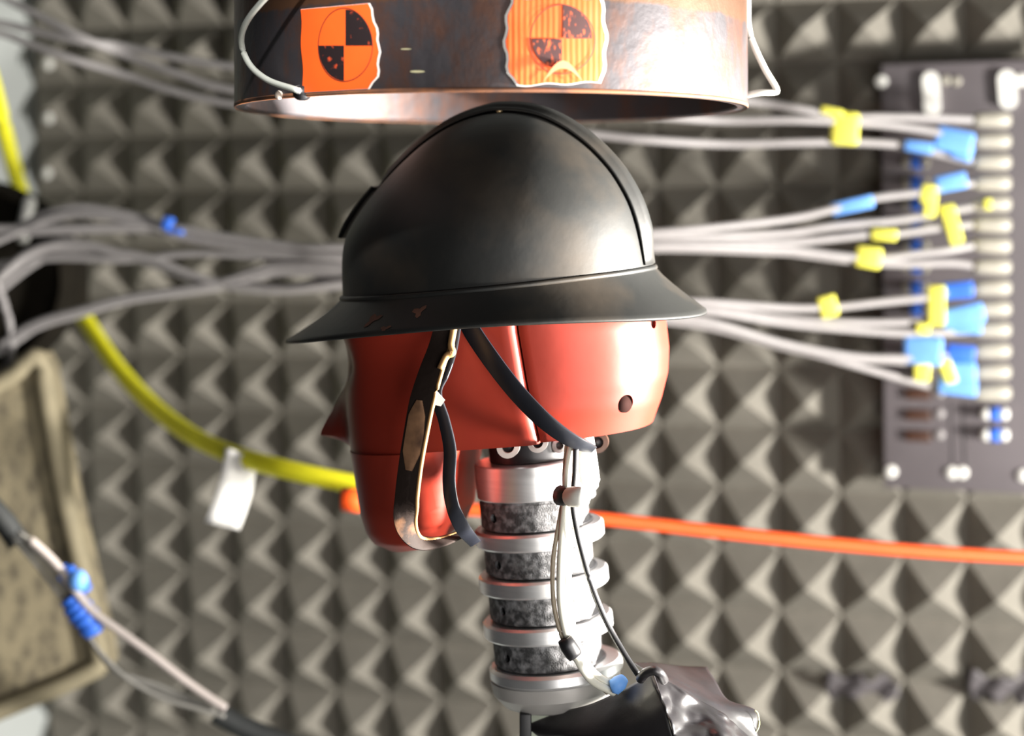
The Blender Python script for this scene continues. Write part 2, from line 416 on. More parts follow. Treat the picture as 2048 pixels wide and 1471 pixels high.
oc = hose('orange_cord', [(684,1000,1.385),(760,1006,1.39),(1000,1022,1.40),(1205,1037,1.40),(1500,1070,1.41),(1780,1097,1.42),(2048,1114,1.43),(2300,1120,1.44)],
          .0053, ORC, 'bright orange cord running from behind the neck to the right edge', 'cord')
bm = bmesh.new(); tube(bm, [P(682, 998, 1.385), P(686, 998, 1.385), P(715, 1001, 1.385), P(740, 1004, 1.387)], [.008, .0095, .0095, .0065], 16); link('plug', bm, ORC, oc)

# ------------------------------------------------------------------ left side equipment
def drumM(c): return frame(c, Vector((1, 0, 0)), Vector((0, 0, 1)), Vector((0, -1, 0)))
c = P(-60, 560, 1.66); R_ = 195/F*1.66
bm = bmesh.new(); lathe(bm, [(R_*.96, -.07), (R_, -.065), (R_, -.004), (R_*.985, 0), (R_*.93, .002), (R_*.92, -.02), (R_*.3, -.022)], drumM(c), 64)
o = empty('round_housing', c, 'round black housing at the left edge behind the looping cables', 'housing'); link('shell', bm, DARKB, o, sharp=40)
bm = bmesh.new(); lathe(bm, [(R_*1.0, -.03), (R_*1.04, -.028), (R_*1.04, -.012), (R_*1.0, -.01)], drumM(c), 64, close=True); link('rim_band', bm, DARKB, o, sharp=40)
bm = bmesh.new(); a_ = P(60, 480, 1.72); b_ = P(173, 624, 1.72)
box(bm, frame((a_+b_)/2, Vector((1, 0, 0)), Vector((0, 1, 0)), Vector((0, 0, 1))), (b_-a_).x, .03, abs((b_-a_).z), .004)
tag(link('equipment_box', bm, DARKB, sharp=40), 'dark brown box behind the loop of grey cable, left of the foam', 'box')
bm = bmesh.new(); tube(bm, [P(62, 395, 1.66), P(60, 402, 1.66), P(52, 440, 1.66), P(46, 478, 1.66), P(45, 486, 1.66)], [.004, .0065, .0068, .0062, .004], 14)
tag(link('cable_end', bm, WHITE), 'pale plastic cable end hanging beside the yellow hose bend', 'plug')
# beige textured padded panel
m, t, b = nt('beige_textured_fabric'); BEIGE = m
tc = t.nodes.new('ShaderNodeTexCoord'); mp = t.nodes.new('ShaderNodeMapping'); mp.inputs['Rotation'].default_value = (0, .6, 0); mp.inputs['Scale'].default_value = (90, 90, 45)
vo = t.nodes.new('ShaderNodeTexVoronoi'); vo.inputs['Scale'].default_value = 1.0
n2 = t.nodes.new('ShaderNodeTexNoise'); n2.inputs['Scale'].default_value = 130; n2.inputs['Distortion'].default_value = 2
r = t.nodes.new('ShaderNodeValToRGB'); r.color_ramp.elements[0].color = (.09, .075, .050, 1); r.color_ramp.elements[1].color = (.25, .21, .13, 1)
r.color_ramp.elements[0].position = .25; r.color_ramp.elements[1].position = .6
mx = t.nodes.new('ShaderNodeMath'); mx.operation = 'MULTIPLY'
t.links.new(tc.outputs['Object'], mp.inputs['Vector']); t.links.new(mp.outputs['Vector'], vo.inputs['Vector']); t.links.new(tc.outputs['Object'], n2.inputs['Vector'])
ad = t.nodes.new('ShaderNodeMath'); ad.operation = 'ADD'; sc = t.nodes.new('ShaderNodeMath'); sc.operation = 'MULTIPLY'; sc.inputs[1].default_value = .5
t.links.new(vo.outputs['Distance'], ad.inputs[0]); t.links.new(n2.outputs['Fac'], ad.inputs[1]); t.links.new(ad.outputs[0], sc.inputs[0])
t.links.new(sc.outputs[0], r.inputs['Fac']); t.links.new(r.outputs['Color'], b.inputs['Base Color']); b.inputs['Roughness'].default_value = .85
BORD = mat('beige_border', (.24, .205, .13), .8, var=.1)
bp = empty('padded_panel', P(-100, 1300, 1.55), 'beige textured padded panel with a pale border at the lower left edge', 'panel')
out = [(-260,900),(0,752),(50,712),(86,706),(100,730),(122,850),(150,1000),(184,1150),(214,1280),(222,1330),(205,1352),(100,1400),(0,1441),(-260,1550)]
def plate(px, d, th, m, name, par, tilt=0.):
    bm = bmesh.new(); f_ = [P(x, y, d+tilt*(x/200)) for x, y in px]
    lo = [bm.verts.new(v) for v in f_]; hi = [bm.verts.new(v+Vector((0, th, 0))) for v in f_]; n = len(f_)
    bm.faces.new(lo); bm.faces.new(hi)
    for k in range(n): bm.faces.new((lo[k], lo[(k+1) % n], hi[(k+1) % n], hi[k]))
    return link(name, bm, m, par, smooth=False)
plate(out, 1.56, .03, BEIGE, 'pad', bp, .01)
bm = bmesh.new(); ip = [(-260,890),(0,765),(50,728),(80,722),(102,850),(130,1000),(165,1150),(192,1280),(198,1325),(180,1342),(100,1380),(0,1418),(-260,1530)]
tube(bm, catmull([P(x, y, 1.555+.01*x/200) for x, y in ip], 5), .0085, 10); link('border', bm, BORD, bp)
# bundle with blue tape, lower left
bd = empty('wire_bundle', P(-30, 1000, 1.44), 'bundle of thin wires with blue tape and black sleeves, lower left', 'wire bundle')
def sub(name, px, r, m, par, d=1.44, seg=10):
    bm = bmesh.new(); tube(bm, catmull([P(x, y, d) if True else 0 for x, y in px], 8), r, seg); return link(name, bm, m, par)
SLV = mat('black_sleeve', (.02, .022, .022), .6, var=.2)
CLR = mat('clear_grey_wire', (.22, .21, .19), .35, var=.1)
PNK = mat('pinkish_grey_wire', (.48, .42, .39), .45, var=.05)
sub('sleeve', [(-90,930),(-30,1000),(10,1045),(38,1085)], .0095, SLV, bd)
sub('sleeve', [(432,1424),(480,1450),(540,1475),(640,1510)], .0090, SLV, bd)
for k, (dx, dy) in enumerate(((0, 0), (9, -6), (16, -13), (-8, 8))):
    sub('wire', [(28+dx*.5, 1070+dy*.5), (80+dx, 1120+dy), (135+dx, 1190+dy), (160, 1225), (185+dx*.3, 1285-dy*.5), (240-dx*.6, 1345+dy*.4), (320, 1385+dy*1.1), (400, 1412+dy*.7), (450, 1432)], .0019, CLR, bd, 1.44-k*.003)
sub('wire', [(60,1078),(110,1125),(150,1180),(185,1222),(240,1262),(300,1306),(370,1360),(420,1395),(452,1416)], .0034, PNK, bd, 1.425)
def lump(px, r, m, par, name, d=1.432):
    bm = bmesh.new(); path = catmull([P(x, y, d) for x, y in px], 6); n = len(path)
    tube(bm, path, [r*(.75+.25*math.sin(PI*min(1, max(0, i/(n-1)))))*(1+.12*math.sin(i*1.7)) for i in range(n)], 12); return link(name, bm, m, par)
lump([(122,1142),(140,1150),(160,1168),(168,1185)], .0085, BLUE, bd, 'tape_wrap')
bm = bmesh.new(); bmesh.ops.create_icosphere(bm, subdivisions=3, radius=.0078, matrix=Matrix.Translation(P(156, 1160, 1.418)) @ Matrix.Diagonal((1, .8, 1.15, 1))); link('tape_knot', bm, BLUEL, bd)
lump([(140,1192),(155,1215),(172,1235),(190,1268)], .0115, BLUE, bd, 'tape_wrap')

# ------------------------------------------------------------------ steel ring hanging above
RC = Vector(((983-CX)/F*1.167, 1.167, EYE+.0706)); RR = .1695; RT = .008; RH = .145
ring = empty('steel_ring', RC, 'heavy rusty steel ring with two orange target stickers, hanging over the helmet', 'steel ring')
m, t, b = nt('rusty_mill_scale_steel')
tc = t.nodes.new('ShaderNodeTexCoord'); se = t.nodes.new('ShaderNodeSeparateXYZ'); t.links.new(tc.outputs['Object'], se.inputs[0])
n1 = t.nodes.new('ShaderNodeTexNoise'); n1.inputs['Scale'].default_value = 16; n1.inputs['Detail'].default_value = 9; n1.inputs['Roughness'].default_value = .65
mp = t.nodes.new('ShaderNodeMapping'); mp.inputs['Scale'].default_value = (2.4, 2.4, 1.2); t.links.new(tc.outputs['Object'], mp.inputs['Vector']); t.links.new(mp.outputs['Vector'], n1.inputs['Vector'])
rr = t.nodes.new('ShaderNodeValToRGB'); el = rr.color_ramp.elements
el[0].position = .46; el[0].color = (.050, .045, .050, 1); el[1].position = .62; el[1].color = (.085, .040, .028, 1)
# upper band (brown) above a wavy line
mr = t.nodes.new('ShaderNodeMath'); mr.operation = 'MULTIPLY_ADD'; mr.inputs[1].default_value = .010; t.links.new(n1.outputs['Fac'], mr.inputs[0]); t.links.new(se.outputs['Z'], mr.inputs[2])
st = t.nodes.new('ShaderNodeMapRange'); st.inputs[1].default_value = .0570; st.inputs[2].default_value = .0590
t.links.new(mr.outputs[0], st.inputs[0])
mixc = t.nodes.new('ShaderNodeMix'); mixc.data_type = 'RGBA'; mixc.inputs['B'].default_value = (.105, .050, .026, 1)
t.links.new(st.outputs[0], mixc.inputs['Factor']); t.links.new(n1.outputs['Fac'], rr.inputs['Fac']); t.links.new(rr.outputs['Color'], mixc.inputs['A'])
t.links.new(mixc.outputs['Result'], b.inputs['Base Color'])
b.inputs['Roughness'].default_value = .50; b.inputs['Metallic'].default_value = .45
n3 = t.nodes.new('ShaderNodeTexNoise'); n3.inputs['Scale'].default_value = 90; n3.inputs['Detail'].default_value = 5; t.links.new(tc.outputs['Object'], n3.inputs['Vector'])
b2 = t.nodes.new('ShaderNodeBump'); b2.inputs['Strength'].default_value = .25; b2.inputs['Distance'].default_value = .002; t.links.new(n3.outputs['Fac'], b2.inputs['Height']); t.links.new(b2.outputs['Normal'], b.inputs['Normal'])
STEEL = m
bm = bmesh.new()
lathe(bm, [(RR-.0008, 0), (RR, .0008), (RR, RH), (RR-RT, RH), (RR-RT, .0012), (RR-RT+.0012, 0)], Matrix(), 160, close=True)
me_o = link('ring_wall', bm, STEEL, None, sharp=35); me_o.parent = ring
RUST = mat('orange_rust', (.22, .085, .035), .75, col2=(.10, .05, .035), thr=(.4, .65), scale=60)
bm = bmesh.new(); lathe(bm, [(RR-.0004, -.0006), (RR+.0003, .0004), (RR+.0002, .0022), (RR-.0004, .0020)], Matrix(), 160, close=True); o = link('rusty_lip', bm, RUST); o.parent = ring
def ringpt(x, y, off=0.):             # a point on the outer face of the ring seen at pixel x,y
    o = Vector((0, 0, EYE)); d = P(x, y, 1)-o; R = RR+off
    a = d.x**2+d.y**2; bb = -2*(d.x*RC.x+d.y*RC.y); cc = RC.x**2+RC.y**2-R*R
    D = max(bb*bb-4*a*cc, 0); t_ = (-bb-math.sqrt(D))/(2*a)
    return o+d*t_
def ringpatch(poly, off, th, name, m, par, nx=18, ny=14, wob=0.):
    """curved sticker: poly gives left and right pixel x as a function of t (top to bottom)"""
    bm = bmesh.new(); g = []; h = []
    for b_ in range(ny+1):
        t_ = b_/ny; ra, rb = [], []
        for a_ in range(nx+1):
            s = a_/nx; x, y = poly(s, t_)
            p = ringpt(x, y, off+th); n_ = Vector((p.x-RC.x, p.y-RC.y, 0)).normalized()
            p += n_*wob*(.5+.5*noise.noise(Vector((x*.02, y*.02, 1.3))))
            ra.append(bm.verts.new(p)); rb.append(bm.verts.new(p-n_*th))
        g.append(ra); h.append(rb)
    for b_ in range(ny):
        for a_ in range(nx):
            bm.faces.new((g[b_][a_], g[b_][a_+1], g[b_+1][a_+1], g[b_+1][a_])); bm.faces.new((h[b_][a_], h[b_+1][a_], h[b_+1][a_+1], h[b_][a_+1]))
    def side(A, B):
        for k in range(len(A)-1): bm.faces.new((A[k], A[k+1], B[k+1], B[k]))
    side(g[0], h[0]); side(g[-1], h[-1]); side([r_[0] for r_ in g], [r_[0] for r_ in h]); side([r_[-1] for r_ in g], [r_[-1] for r_ in h])
    return link(name, bm, m, par, sharp=50)
def inkblob(cx, cy, rx, ry, a0_, a1_, off, name, par, m, nr=6, na=14):
    bm = bmesh.new(); rows = []
    for i in range(nr+1):
        rows.append([bm.verts.new(ringpt(cx+rx*(i/nr)*math.cos(a), cy+ry*(i/nr)*math.sin(a), off)) for a in np.linspace(a0_, a1_, na)])
    for i in range(nr):
        for k in range(na-1): bm.faces.new((rows[i][k], rows[i][k+1], rows[i+1][k+1], rows[i+1][k])) if i else bm.faces.new((rows[0][0], rows[1][k], rows[1][k+1]))
    for v in list(bm.verts):
        if not v.link_faces: bm.verts.remove(v)
    return link(name, bm, m, par)
def inkring(cx, cy, rx, ry, off, w_, name, par, m):
    bm = bmesh.new(); A = []; B = []; n = 64
    for k in range(n):
        a = 2*PI*k/n; j = 1+.015*math.sin(3*a+1)
        A.append(bm.verts.new(ringpt(cx+rx*j*math.cos(a), cy+ry*j*math.sin(a), off))); B.append(bm.verts.new(ringpt(cx+(rx*j-w_)*math.cos(a), cy+(ry*j-w_)*math.sin(a), off)))
    for k in range(n): bm.faces.new((A[k], A[(k+1) % n], B[(k+1) % n], B[k]))
    return link(name, bm, m, par)
OT = mat('fluorescent_orange_sticker', (.95, .115, .012), .55, var=.05)
# ribbed orange for the second sticker
m, t, b = nt('ribbed_orange_tape'); OT2 = m
tc = t.nodes.new('ShaderNodeTexCoord'); wv = t.nodes.new('ShaderNodeTexWave'); wv.inputs['Scale'].default_value = 95; wv.inputs['Distortion'].default_value = .6
t.links.new(tc.outputs['Object'], wv.inputs['Vector']); r = t.nodes.new('ShaderNodeValToRGB'); r.color_ramp.elements[0].color = (.92, .105, .012, 1); r.color_ramp.elements[1].color = (1, .135, .016, 1)
t.links.new(wv.outputs['Fac'], r.inputs['Fac']); t.links.new(r.outputs['Color'], b.inputs['Base Color']); b.inputs['Roughness'].default_value = .5
bb_ = t.nodes.new('ShaderNodeBump'); bb_.inputs['Strength'].default_value = .15; bb_.inputs['Distance'].default_value = .001; t.links.new(wv.outputs['Fac'], bb_.inputs['Height']); t.links.new(bb_.outputs['Normal'], b.inputs['Normal'])
INK = mat('black_marker_ink', (.012, .005, .006), .6, col2=(.55, .06, .015), thr=(.60, .74), scale=260, detail=3)
INK2 = mat('faded_marker_ink', (.05, .012, .012), .6, col2=(.75, .11, .02), thr=(.56, .72), scale=420, detail=3, stretch=(1, 1, .5))
LINEI = mat('marker_line', (.12, .02, .012), .6, var=.1)
def poly1(s, t_):
    l = 601+1.5*math.sin(t_*11)+t_*5; r_ = 736+14*math.sin(min(1, t_*1.6)*PI/2)+6*math.sin(t_*PI)+2*math.sin(t_*25)-14*max(0, t_-.86)/.14
    y0 = 19-12*s; y1 = 185-8*s
    return l+(r_-l)*s, y0+(y1-y0)*t_
def poly1b(s, t_):
    x, y = poly1(s, t_); return 600+(x-600)*1.02+1, 95+(y-95)*1.01
rp = ringpatch(poly1b, .0001, .0003, 'target_sticker', PAPER, ring); rp['label'] = 'left orange square sticker with a hand-drawn quartered target'
ringpatch(poly1, .0005, .0003, 'sticker_face', OT, rp)
inkblob(691, 91, 53, 72, -PI/2, 0, .0010, 'target_quadrant', rp, INK); inkblob(688, 91, 51, 70, PI/2, PI, .0010, 'target_quadrant', rp, INK)
inkring(690, 90, 55, 74, .0010, 1.6, 'target_outline', rp, LINEI)
def poly2(s, t_):
    l = 1012+14*(abs(t_-.5)*2)**2+3*math.sin(t_*21)+(8 if t_ > .85 else 0)*(t_-.85)/.15+2; r_ = 1198+12*math.sin(t_*PI*.9)+2.5*math.sin(t_*17)-4*t_
    y0 = -6+6*math.sin(s*9); y1 = 170-6*s+2*math.sin(s*13)
    return l+(r_-l)*s, y0+(y1-y0)*t_
def poly2b(s, t_):
    x, y = poly2(s, t_); return 1108+(x-1108)*1.065, 80+(y-80)*1.02
rp2 = ringpatch(poly2b, .0001, .0004, 'target_sticker', PAPER, ring, wob=.0008); rp2['label'] = 'right orange sticker with torn white edges and a hand-drawn quartered target'
ringpatch(poly2, .0007, .0004, 'sticker_face', OT2, rp2, wob=.0010)
inkblob(1126, 77, 58, 66, -PI/2, 0, .0024, 'target_quadrant', rp2, INK2); inkblob(1124, 78, 60, 60, PI/2, PI, .0024, 'target_quadrant', rp2, INK2)
inkring(1124, 79, 66, 70, .0024, 2.0, 'target_outline', rp2, LINEI)
def poly3(s, t_):
    x = 1085+82*s; a = math.sin(s*PI); return x, (165-44*a)+(44*a+1)*t_*.35
ringpatch(poly3, .0046, .0008, 'curled_flap', mat('pale_peeled_tape', (.85, .26, .12), .6), rp2, 14, 5)
# scratches
PALE = mat('scratch_pale', (.45, .42, .25), .6, var=.2)
for (x, y, w_, h_) in ((835, 143, 30, 5), (812, 98, 22, 3)):
    inkblob(x, y, w_/2, h_/2, 0, 2*PI, .0002, 'scratch', ring, PALE, 2, 14)
# lifting wires
WG = mat('grey_coated_wire', (.50, .52, .47), .4, var=.04)
def rw(name, pts, r_, m, label):
    bm = bmesh.new(); tube(bm, catmull(pts, 10), r_, 12); o = link(name, bm, m, ring); o['label'] = label; return o
def rx(x, y, off): return ringpt(x, y, off)
rw('lifting_wire', [P(640,-70,1.02), P(560,-28,1.02), P(520,8,1.03), P(490,50,1.045), P(483,88,1.06), P(500,130,1.06), P(536,160,1.05), rx(588,178,.006), rx(594,180,.002)], .0019, WG, 'grey coated wire arcing over the left of the ring')
rw('lifting_wire', [P(1484,-60,1.14), P(1492,0,1.14), P(1498,60,1.14), P(1508,92,1.14), P(1530,138,1.14), P(1552,176,1.14), P(1549,184,1.14), P(1520,185,1.14), P(1490,190,1.145)], .0021, mat('white_wire', (.80, .82, .74), .4, var=.02), 'stiff white wire bent outward at the right of the ring')
bm = bmesh.new(); tube(bm, [P(1489,-60,1.135), P(1492,-20,1.135), P(1492,55,1.135)], .0034, 14); o = link('wire_sleeve', bm, WIREG, ring); o['label'] = 'grey sleeve'
for (x, y, m_, s_) in ((598, 182, ALU, .0036), (558, 190, mat('peeling_cream', (.75, .62, .52), .6), .0028)):
    bm = bmesh.new(); p = rx(x, y, .001); bmesh.ops.create_icosphere(bm, subdivisions=2, radius=s_, matrix=Matrix.Translation(p)); link('bolt', bm, m_, ring)
bm = bmesh.new(); p = rx(604, 186, .0005); lathe(bm, [(.0042, -.003), (.0045, .002)], frame(p, Vector((1, 0, 0)), Vector((0, 0, 1)), Vector((-.4, -.9, 0)).normalized()), 16); link('bolt', bm, BLACKP, ring)

# ------------------------------------------------------------------ dummy head and neck
ROLL = math.radians(5.5); YAW = math.radians(12)
def hframe(o, roll, yaw):
    return Matrix.Translation(o) @ Matrix.Rotation(-roll, 4, 'Y') @ Matrix.Rotation(-yaw, 4, 'Z')
HD = 1.167; PXM = F/HD
ho = P(1010, 740, HD); HM = hframe(ho, ROLL, YAW)
dummy = empty('crash_test_dummy', (0, 0, 0), 'crash test dummy head of orange-red vinyl on a ribbed metal neck', 'crash test dummy')
dummy.location = P(1110, 1400, HD)
bpy.context.view_layer.update()
def px2uv(x, y):                      # pixel to the head's own side plane (metres)
    dx, dy = (x-1010)/PXM, -(y-740)/PXM; c_, s_ = math.cos(ROLL), math.sin(ROLL)
    return (dx*c_+dy*s_)/math.cos(YAW), -dx*s_+dy*c_
def tab(pts):
    q = sorted([px2uv(x, y) for x, y in pts], key=lambda p: p[1]); v = [p[1] for p in q]; u = [p[0] for p in q]
    return lambda vv: float(np.interp(vv, v, u))
front = tab([(860,430),(770,500),(715,560),(695,620),(693,670),(700,760),(706,860),(718,960),(727,1030),(736,1065),(750,1088),(775,1102)])
back = tab([(1130,430),(1210,500),(1290,560),(1323,630),(1330,690),(1328,740),(1316,790),(1299,838),(1240,852),(1180,866)])
jaw = tab([(947,868),(940,900),(934,960),(930,1020),(915,1058),(880,1086),(820,1100)])
seam = tab([(1068,430),(1078,640),(1094,745),(1112,845),(1116,875)])
vtop = px2uv(1000, 420)[1]; vmid = px2uv(945, 874)[1]; vbot = px2uv(790, 1102)[1]
def hw(v):  # half width
    return float(np.interp(v, [vbot, vbot+.008, vbot+.03, vmid, vmid+.02, vmid+.08, vmid+.12, vtop], [.030, .046, .055, .067, .0715, .076, .060, .02]))
def width_at(u, uf, ub, w_, n_):
    c_ = (uf+ub)/2; a_ = (ub-uf)/2; e = min(1, abs((u-c_)/a_)); return w_*max(0, 1-e**n_)**(1/n_)
def headring(v, kind):
    uf, w_ = front(v), hw(v)
    low = v < vmid-.0005
    ub = back(max(v, px2uv(1180, 866)[1])) if not low else uf+2*(jaw(v)-uf)*.5
    N = 40; us = []
    if kind == 'face':
        ue = (seam(v)-.0005) if not low else ub
        if low:
            ue = seam(vmid)-.0005; ts = [1-math.cos(PI/2*k/(N-3)) for k in range(N-2)]; hi = [uf+(ue-.0045-uf)*x for x in ts]+[ue-.003, ue-.0012, ue]; kk = sum(1 for h_ in hi if h_ < ub-.008); nn = len(hi)-kk; us = hi[:kk]+[hi[kk-1]+(ub-hi[kk-1])*math.sin(PI/2*(q+1)/nn) for q in range(nn)]; uc = back(px2uv(1180, 866)[1]); ws = [width_at(u, uf, uc, w_, 2.7)*max(0, 1-((u-uf)/(ub-uf))**7)**(1/5) if u < ub else 0 for u in us]
        else:
            ts = [1-math.cos(PI/2*k/(N-3)) for k in range(N-2)]; us = [uf+(ue-.0045-uf)*x for x in ts]+[ue-.003, ue-.0012, ue]
            ws = [width_at(u, uf, ub, w_, 2.7) for u in us]; ws[-3] -= .0006; ws[-2] -= .0020; ws[-1] -= .0036
    else:
        us = [seam(v)+.0008]; ue = us[0]
        us = [ue+(ub-ue)*math.sin(PI/2*k/N) for k in range(N+1)]; ws = [width_at(u, uf, ub, w_, 2.5)-.0024 for u in us]
        ws = [max(x, 0) for x in ws]; ws[0] -= .001
    return [(u, -w__, v) for u, w__ in zip(us, ws)]+[(u, w__, v) for u, w__ in reversed(list(zip(us, ws)))]
def sculpt(p):
    u, y, v = p
    if u < front(v)+.03:
        nb, nt_, nz = px2uv(700, 900)[1], px2uv(700, 752)[1], px2uv(700, 872)[1]
        k = float(np.interp(v, [nb, nz, nt_], [0, .027, 0])); s_ = max(0, 1-abs(y)/.020)
        u -= k*s_**.8
        m0 = px2uv(715, 950)[1]; u += .003*math.exp(-((v-m0)/.003)**2)*max(0, 1-(y/.03)**2)       # mouth
        e0 = px2uv(700, 720)[1]; u += .008*math.exp(-((v-e0)/.012)**2)*math.exp(-((abs(y)-.032)/.014)**2)  # eye sockets
    return (u, y, v)
def headmesh(kind, vs_):
    bm = bmesh.new(); rings = [[bm.verts.new(Vector(sculpt(p))) for p in headring(v, kind)] for v in vs_]
    n = len(rings[0])
    for a, b_ in zip(rings, rings[1:]):
        for k in range(n):
            try: bm.faces.new((a[k], a[(k+1) % n], b_[(k+1) % n], b_[k]))
            except ValueError: pass
    bm.faces.new(rings[0]); bm.faces.new(rings[-1])
    bmesh.ops.remove_doubles(bm, verts=bm.verts, dist=.00005)
    bmesh.ops.transform(bm, matrix=HM, verts=bm.verts)
    return bm
vsf = sorted(list(np.linspace(vbot, vmid-.004, 34))+[vmid-.0015, vmid-.0006, vmid, vmid+.0007, vmid+.002]+list(np.linspace(vmid+.005, vtop, 46)))
def under(v): return v
# round the bottom rim of the cranium: the last levels shrink a little
_hw = hw
def hw(v):
    w_ = _hw(v)
    if v >= vmid-.0005 and v < vmid+.006: w_ -= 0
    return w_
o = link('head_skin', headmesh('face', vsf), SKIN, dummy, sharp=38); o['label'] = 'orange-red vinyl face and jaw'
vcb = px2uv(1200, 862)[1]-.001
vsc = list(np.linspace(vmid+.001, vtop, 60))
cap = link('skull_cap', headmesh('cap', vsc), SKIN, dummy, sharp=38); cap['label'] = 'orange-red rear skull cap with screw hole'
def near_side(x, y, extra=0.):       # a point on the near side of the head under a pixel
    u, v = px2uv(x, y); w_ = hw(v); o_ = Vector((0, 0, EYE)); best = None
    for d in np.linspace(1.04, 1.25, 400):
        p = HM.inverted() @ P(x, y, d)
        if p.z < vbot or p.z > vtop: continue
        uf, ub = front(p.z), back(p.z)
        if p.z < vmid: ub = jaw(p.z)
        if uf < p.x < ub and abs(p.y) < width_at(p.x, uf, ub, hw(p.z), 2.7)+extra: return d
    return 1.10
def boolean(o, cutbm):
    me = bpy.data.meshes.new('c'); bmesh.ops.recalc_face_normals(cutbm, faces=cutbm.faces); cutbm.to_mesh(me); cutbm.free(); me.materials.append(BLACKP)
    c_ = bpy.data.objects.new('c', me); C.objects.link(c_)
    md = o.modifiers.new('b', 'BOOLEAN'); md.operation = 'DIFFERENCE'; md.object = c_; md.solver = 'EXACT'
    bpy.context.view_layer.update(); dg = bpy.context.evaluated_depsgraph_get()
    nm = bpy.data.meshes.new_from_object(o.evaluated_get(dg)); o.modifiers.clear(); o.data = nm
    bpy.data.objects.remove(c_)
cb = bmesh.new()
for (x, y, r_) in ((1258, 808, .0058), (1311, 646, .0035)):
    d = near_side(x, y); p = P(x, y, d); ax = (P(x, y, d+.01)-p).normalized()
    ax = (Vector((-.55, .83, 0)) if x < 1300 else Vector((-.8, .6, 0))).normalized()
    X = ax.cross(Vector((0, 0, 1))).normalized(); Y = ax.cross(X).normalized()
    lathe(cb, [(r_, -.02), (r_, .014)], frame(p, X, Y, ax), 24)
    hb = bmesh.new(); lathe(hb, [(r_*.98, .004), (r_*.98, .012)], frame(p, X, Y, ax), 24); link('screw_hole_shade', hb, mat('hole_shade', (.012, .003, .002), .9, spec=.1), dummy)  # dark plug set inside, its colour stands in for shade in the hole
boolean(cap, cb)
holes = []
HOLEM = mat('hole_shade', (.02, .004, .003), .8)
cap.data.materials.clear(); cap.data.materials.append(SKIN)
# neck
NM0 = hframe(P(1068, 905, HD), ROLL, math.radians(8))
NL = 1/PXM
neck = bmesh.new()
def nz(y): return -(y-905)*NL*1.004
def cyl(y0, y1, r_, name, m, ox=0., bev=.0008, seg=64, lab=None):
    bm = bmesh.new(); z0, z1 = nz(y1), nz(y0)
    lathe(bm, [(r_-bev, z0), (r_, z0+bev), (r_, z1-bev), (r_-bev, z1)], NM0 @ Matrix.Translation((ox, 0, 0)), seg)
    o = link(name, bm, m, dummy, sharp=35)
    if lab: o['label'] = lab
    return o
cyl(868, 915, .030, 'neck_joint', BLACKP, 0, lab='dark joint under the skull')
cyl(915, 984, .0405, 'top_collar', ALU, 0, lab='polished aluminium collar')
cyl(984, 1000, .0385, 'neck_core', RUB, 0)
for k in range(4):
    y0 = 988+91*k; y1 = y0+54
    bm = bmesh.new(); z0, z1 = nz(y1), nz(y0); R = .0395
    # rubber block: flush at the front, cut back at the rear
    rings = []
    for z in (z0, z0+.0012, z1-.0012, z1):
        rr_ = R-(.0010 if z in (z0, z1) else 0)
        rings.append([bm.verts.new(NM0 @ Vector((min(rr_*math.cos(2*PI*q/64), .030), rr_*math.sin(2*PI*q/64), z))) for q in range(64)])
    for a, b_ in zip(rings, rings[1:]):
        for q in range(64): bm.faces.new((a[q], a[(q+1) % 64], b_[(q+1) % 64], b_[q]))
    bm.faces.new(rings[0]); bm.faces.new(rings[-1])
    o = link('neck_segment', bm, RUB, dummy, sharp=35); o['label'] = 'scuffed black rubber neck segment'
    cb = bmesh.new(); p = NM0 @ Vector((-.0265, -.0290, (z0+z1)/2)); ax = (NM0.to_3x3() @ Vector((.5, .86, 0))).normalized()
    X = ax.cross(Vector((0, 0, 1))).normalized(); lathe(cb, [(.0030, -.02), (.0030, .012)], frame(p, X, ax.cross(X).normalized(), ax), 18)
    hb = bmesh.new(); lathe(hb, [(.0029, .0035), (.0029, .010)], frame(p, X, ax.cross(X).normalized(), ax), 18)
    boolean(o, cb); o.data.materials.clear(); o.data.materials.append(RUB); link('pin_hole_shade', hb, BLACKP, o)  # black plug supplies the shade inside each pin hole by colour
    if k < 3: cyl(y1+4, y1+37, .0432, 'neck_disc', ALU, -.0015, .0015, lab='aluminium neck disc')
    cyl(y1-1, y1+5, .036, 'neck_core', BLACKP, -.001)
    if k < 3: cyl(y1+36, y1+38, .037, 'neck_core', BLACKP, -.001)
ALUG = mat('dull_grey_metal', (.50, .48, .46), .45, .25, var=.1, scale=20)
cyl(1318, 1346, .0445, 'base_plate', ALU, .001, .002, lab='bright aluminium base plate')
bm = bmesh.new(); lathe(bm, [(.030, nz(1404)), (.036, nz(1396)), (.0425, nz(1372)), (.0435, nz(1346))], NM0, 64); link('base_cup', bm, ALUG, dummy, sharp=30)
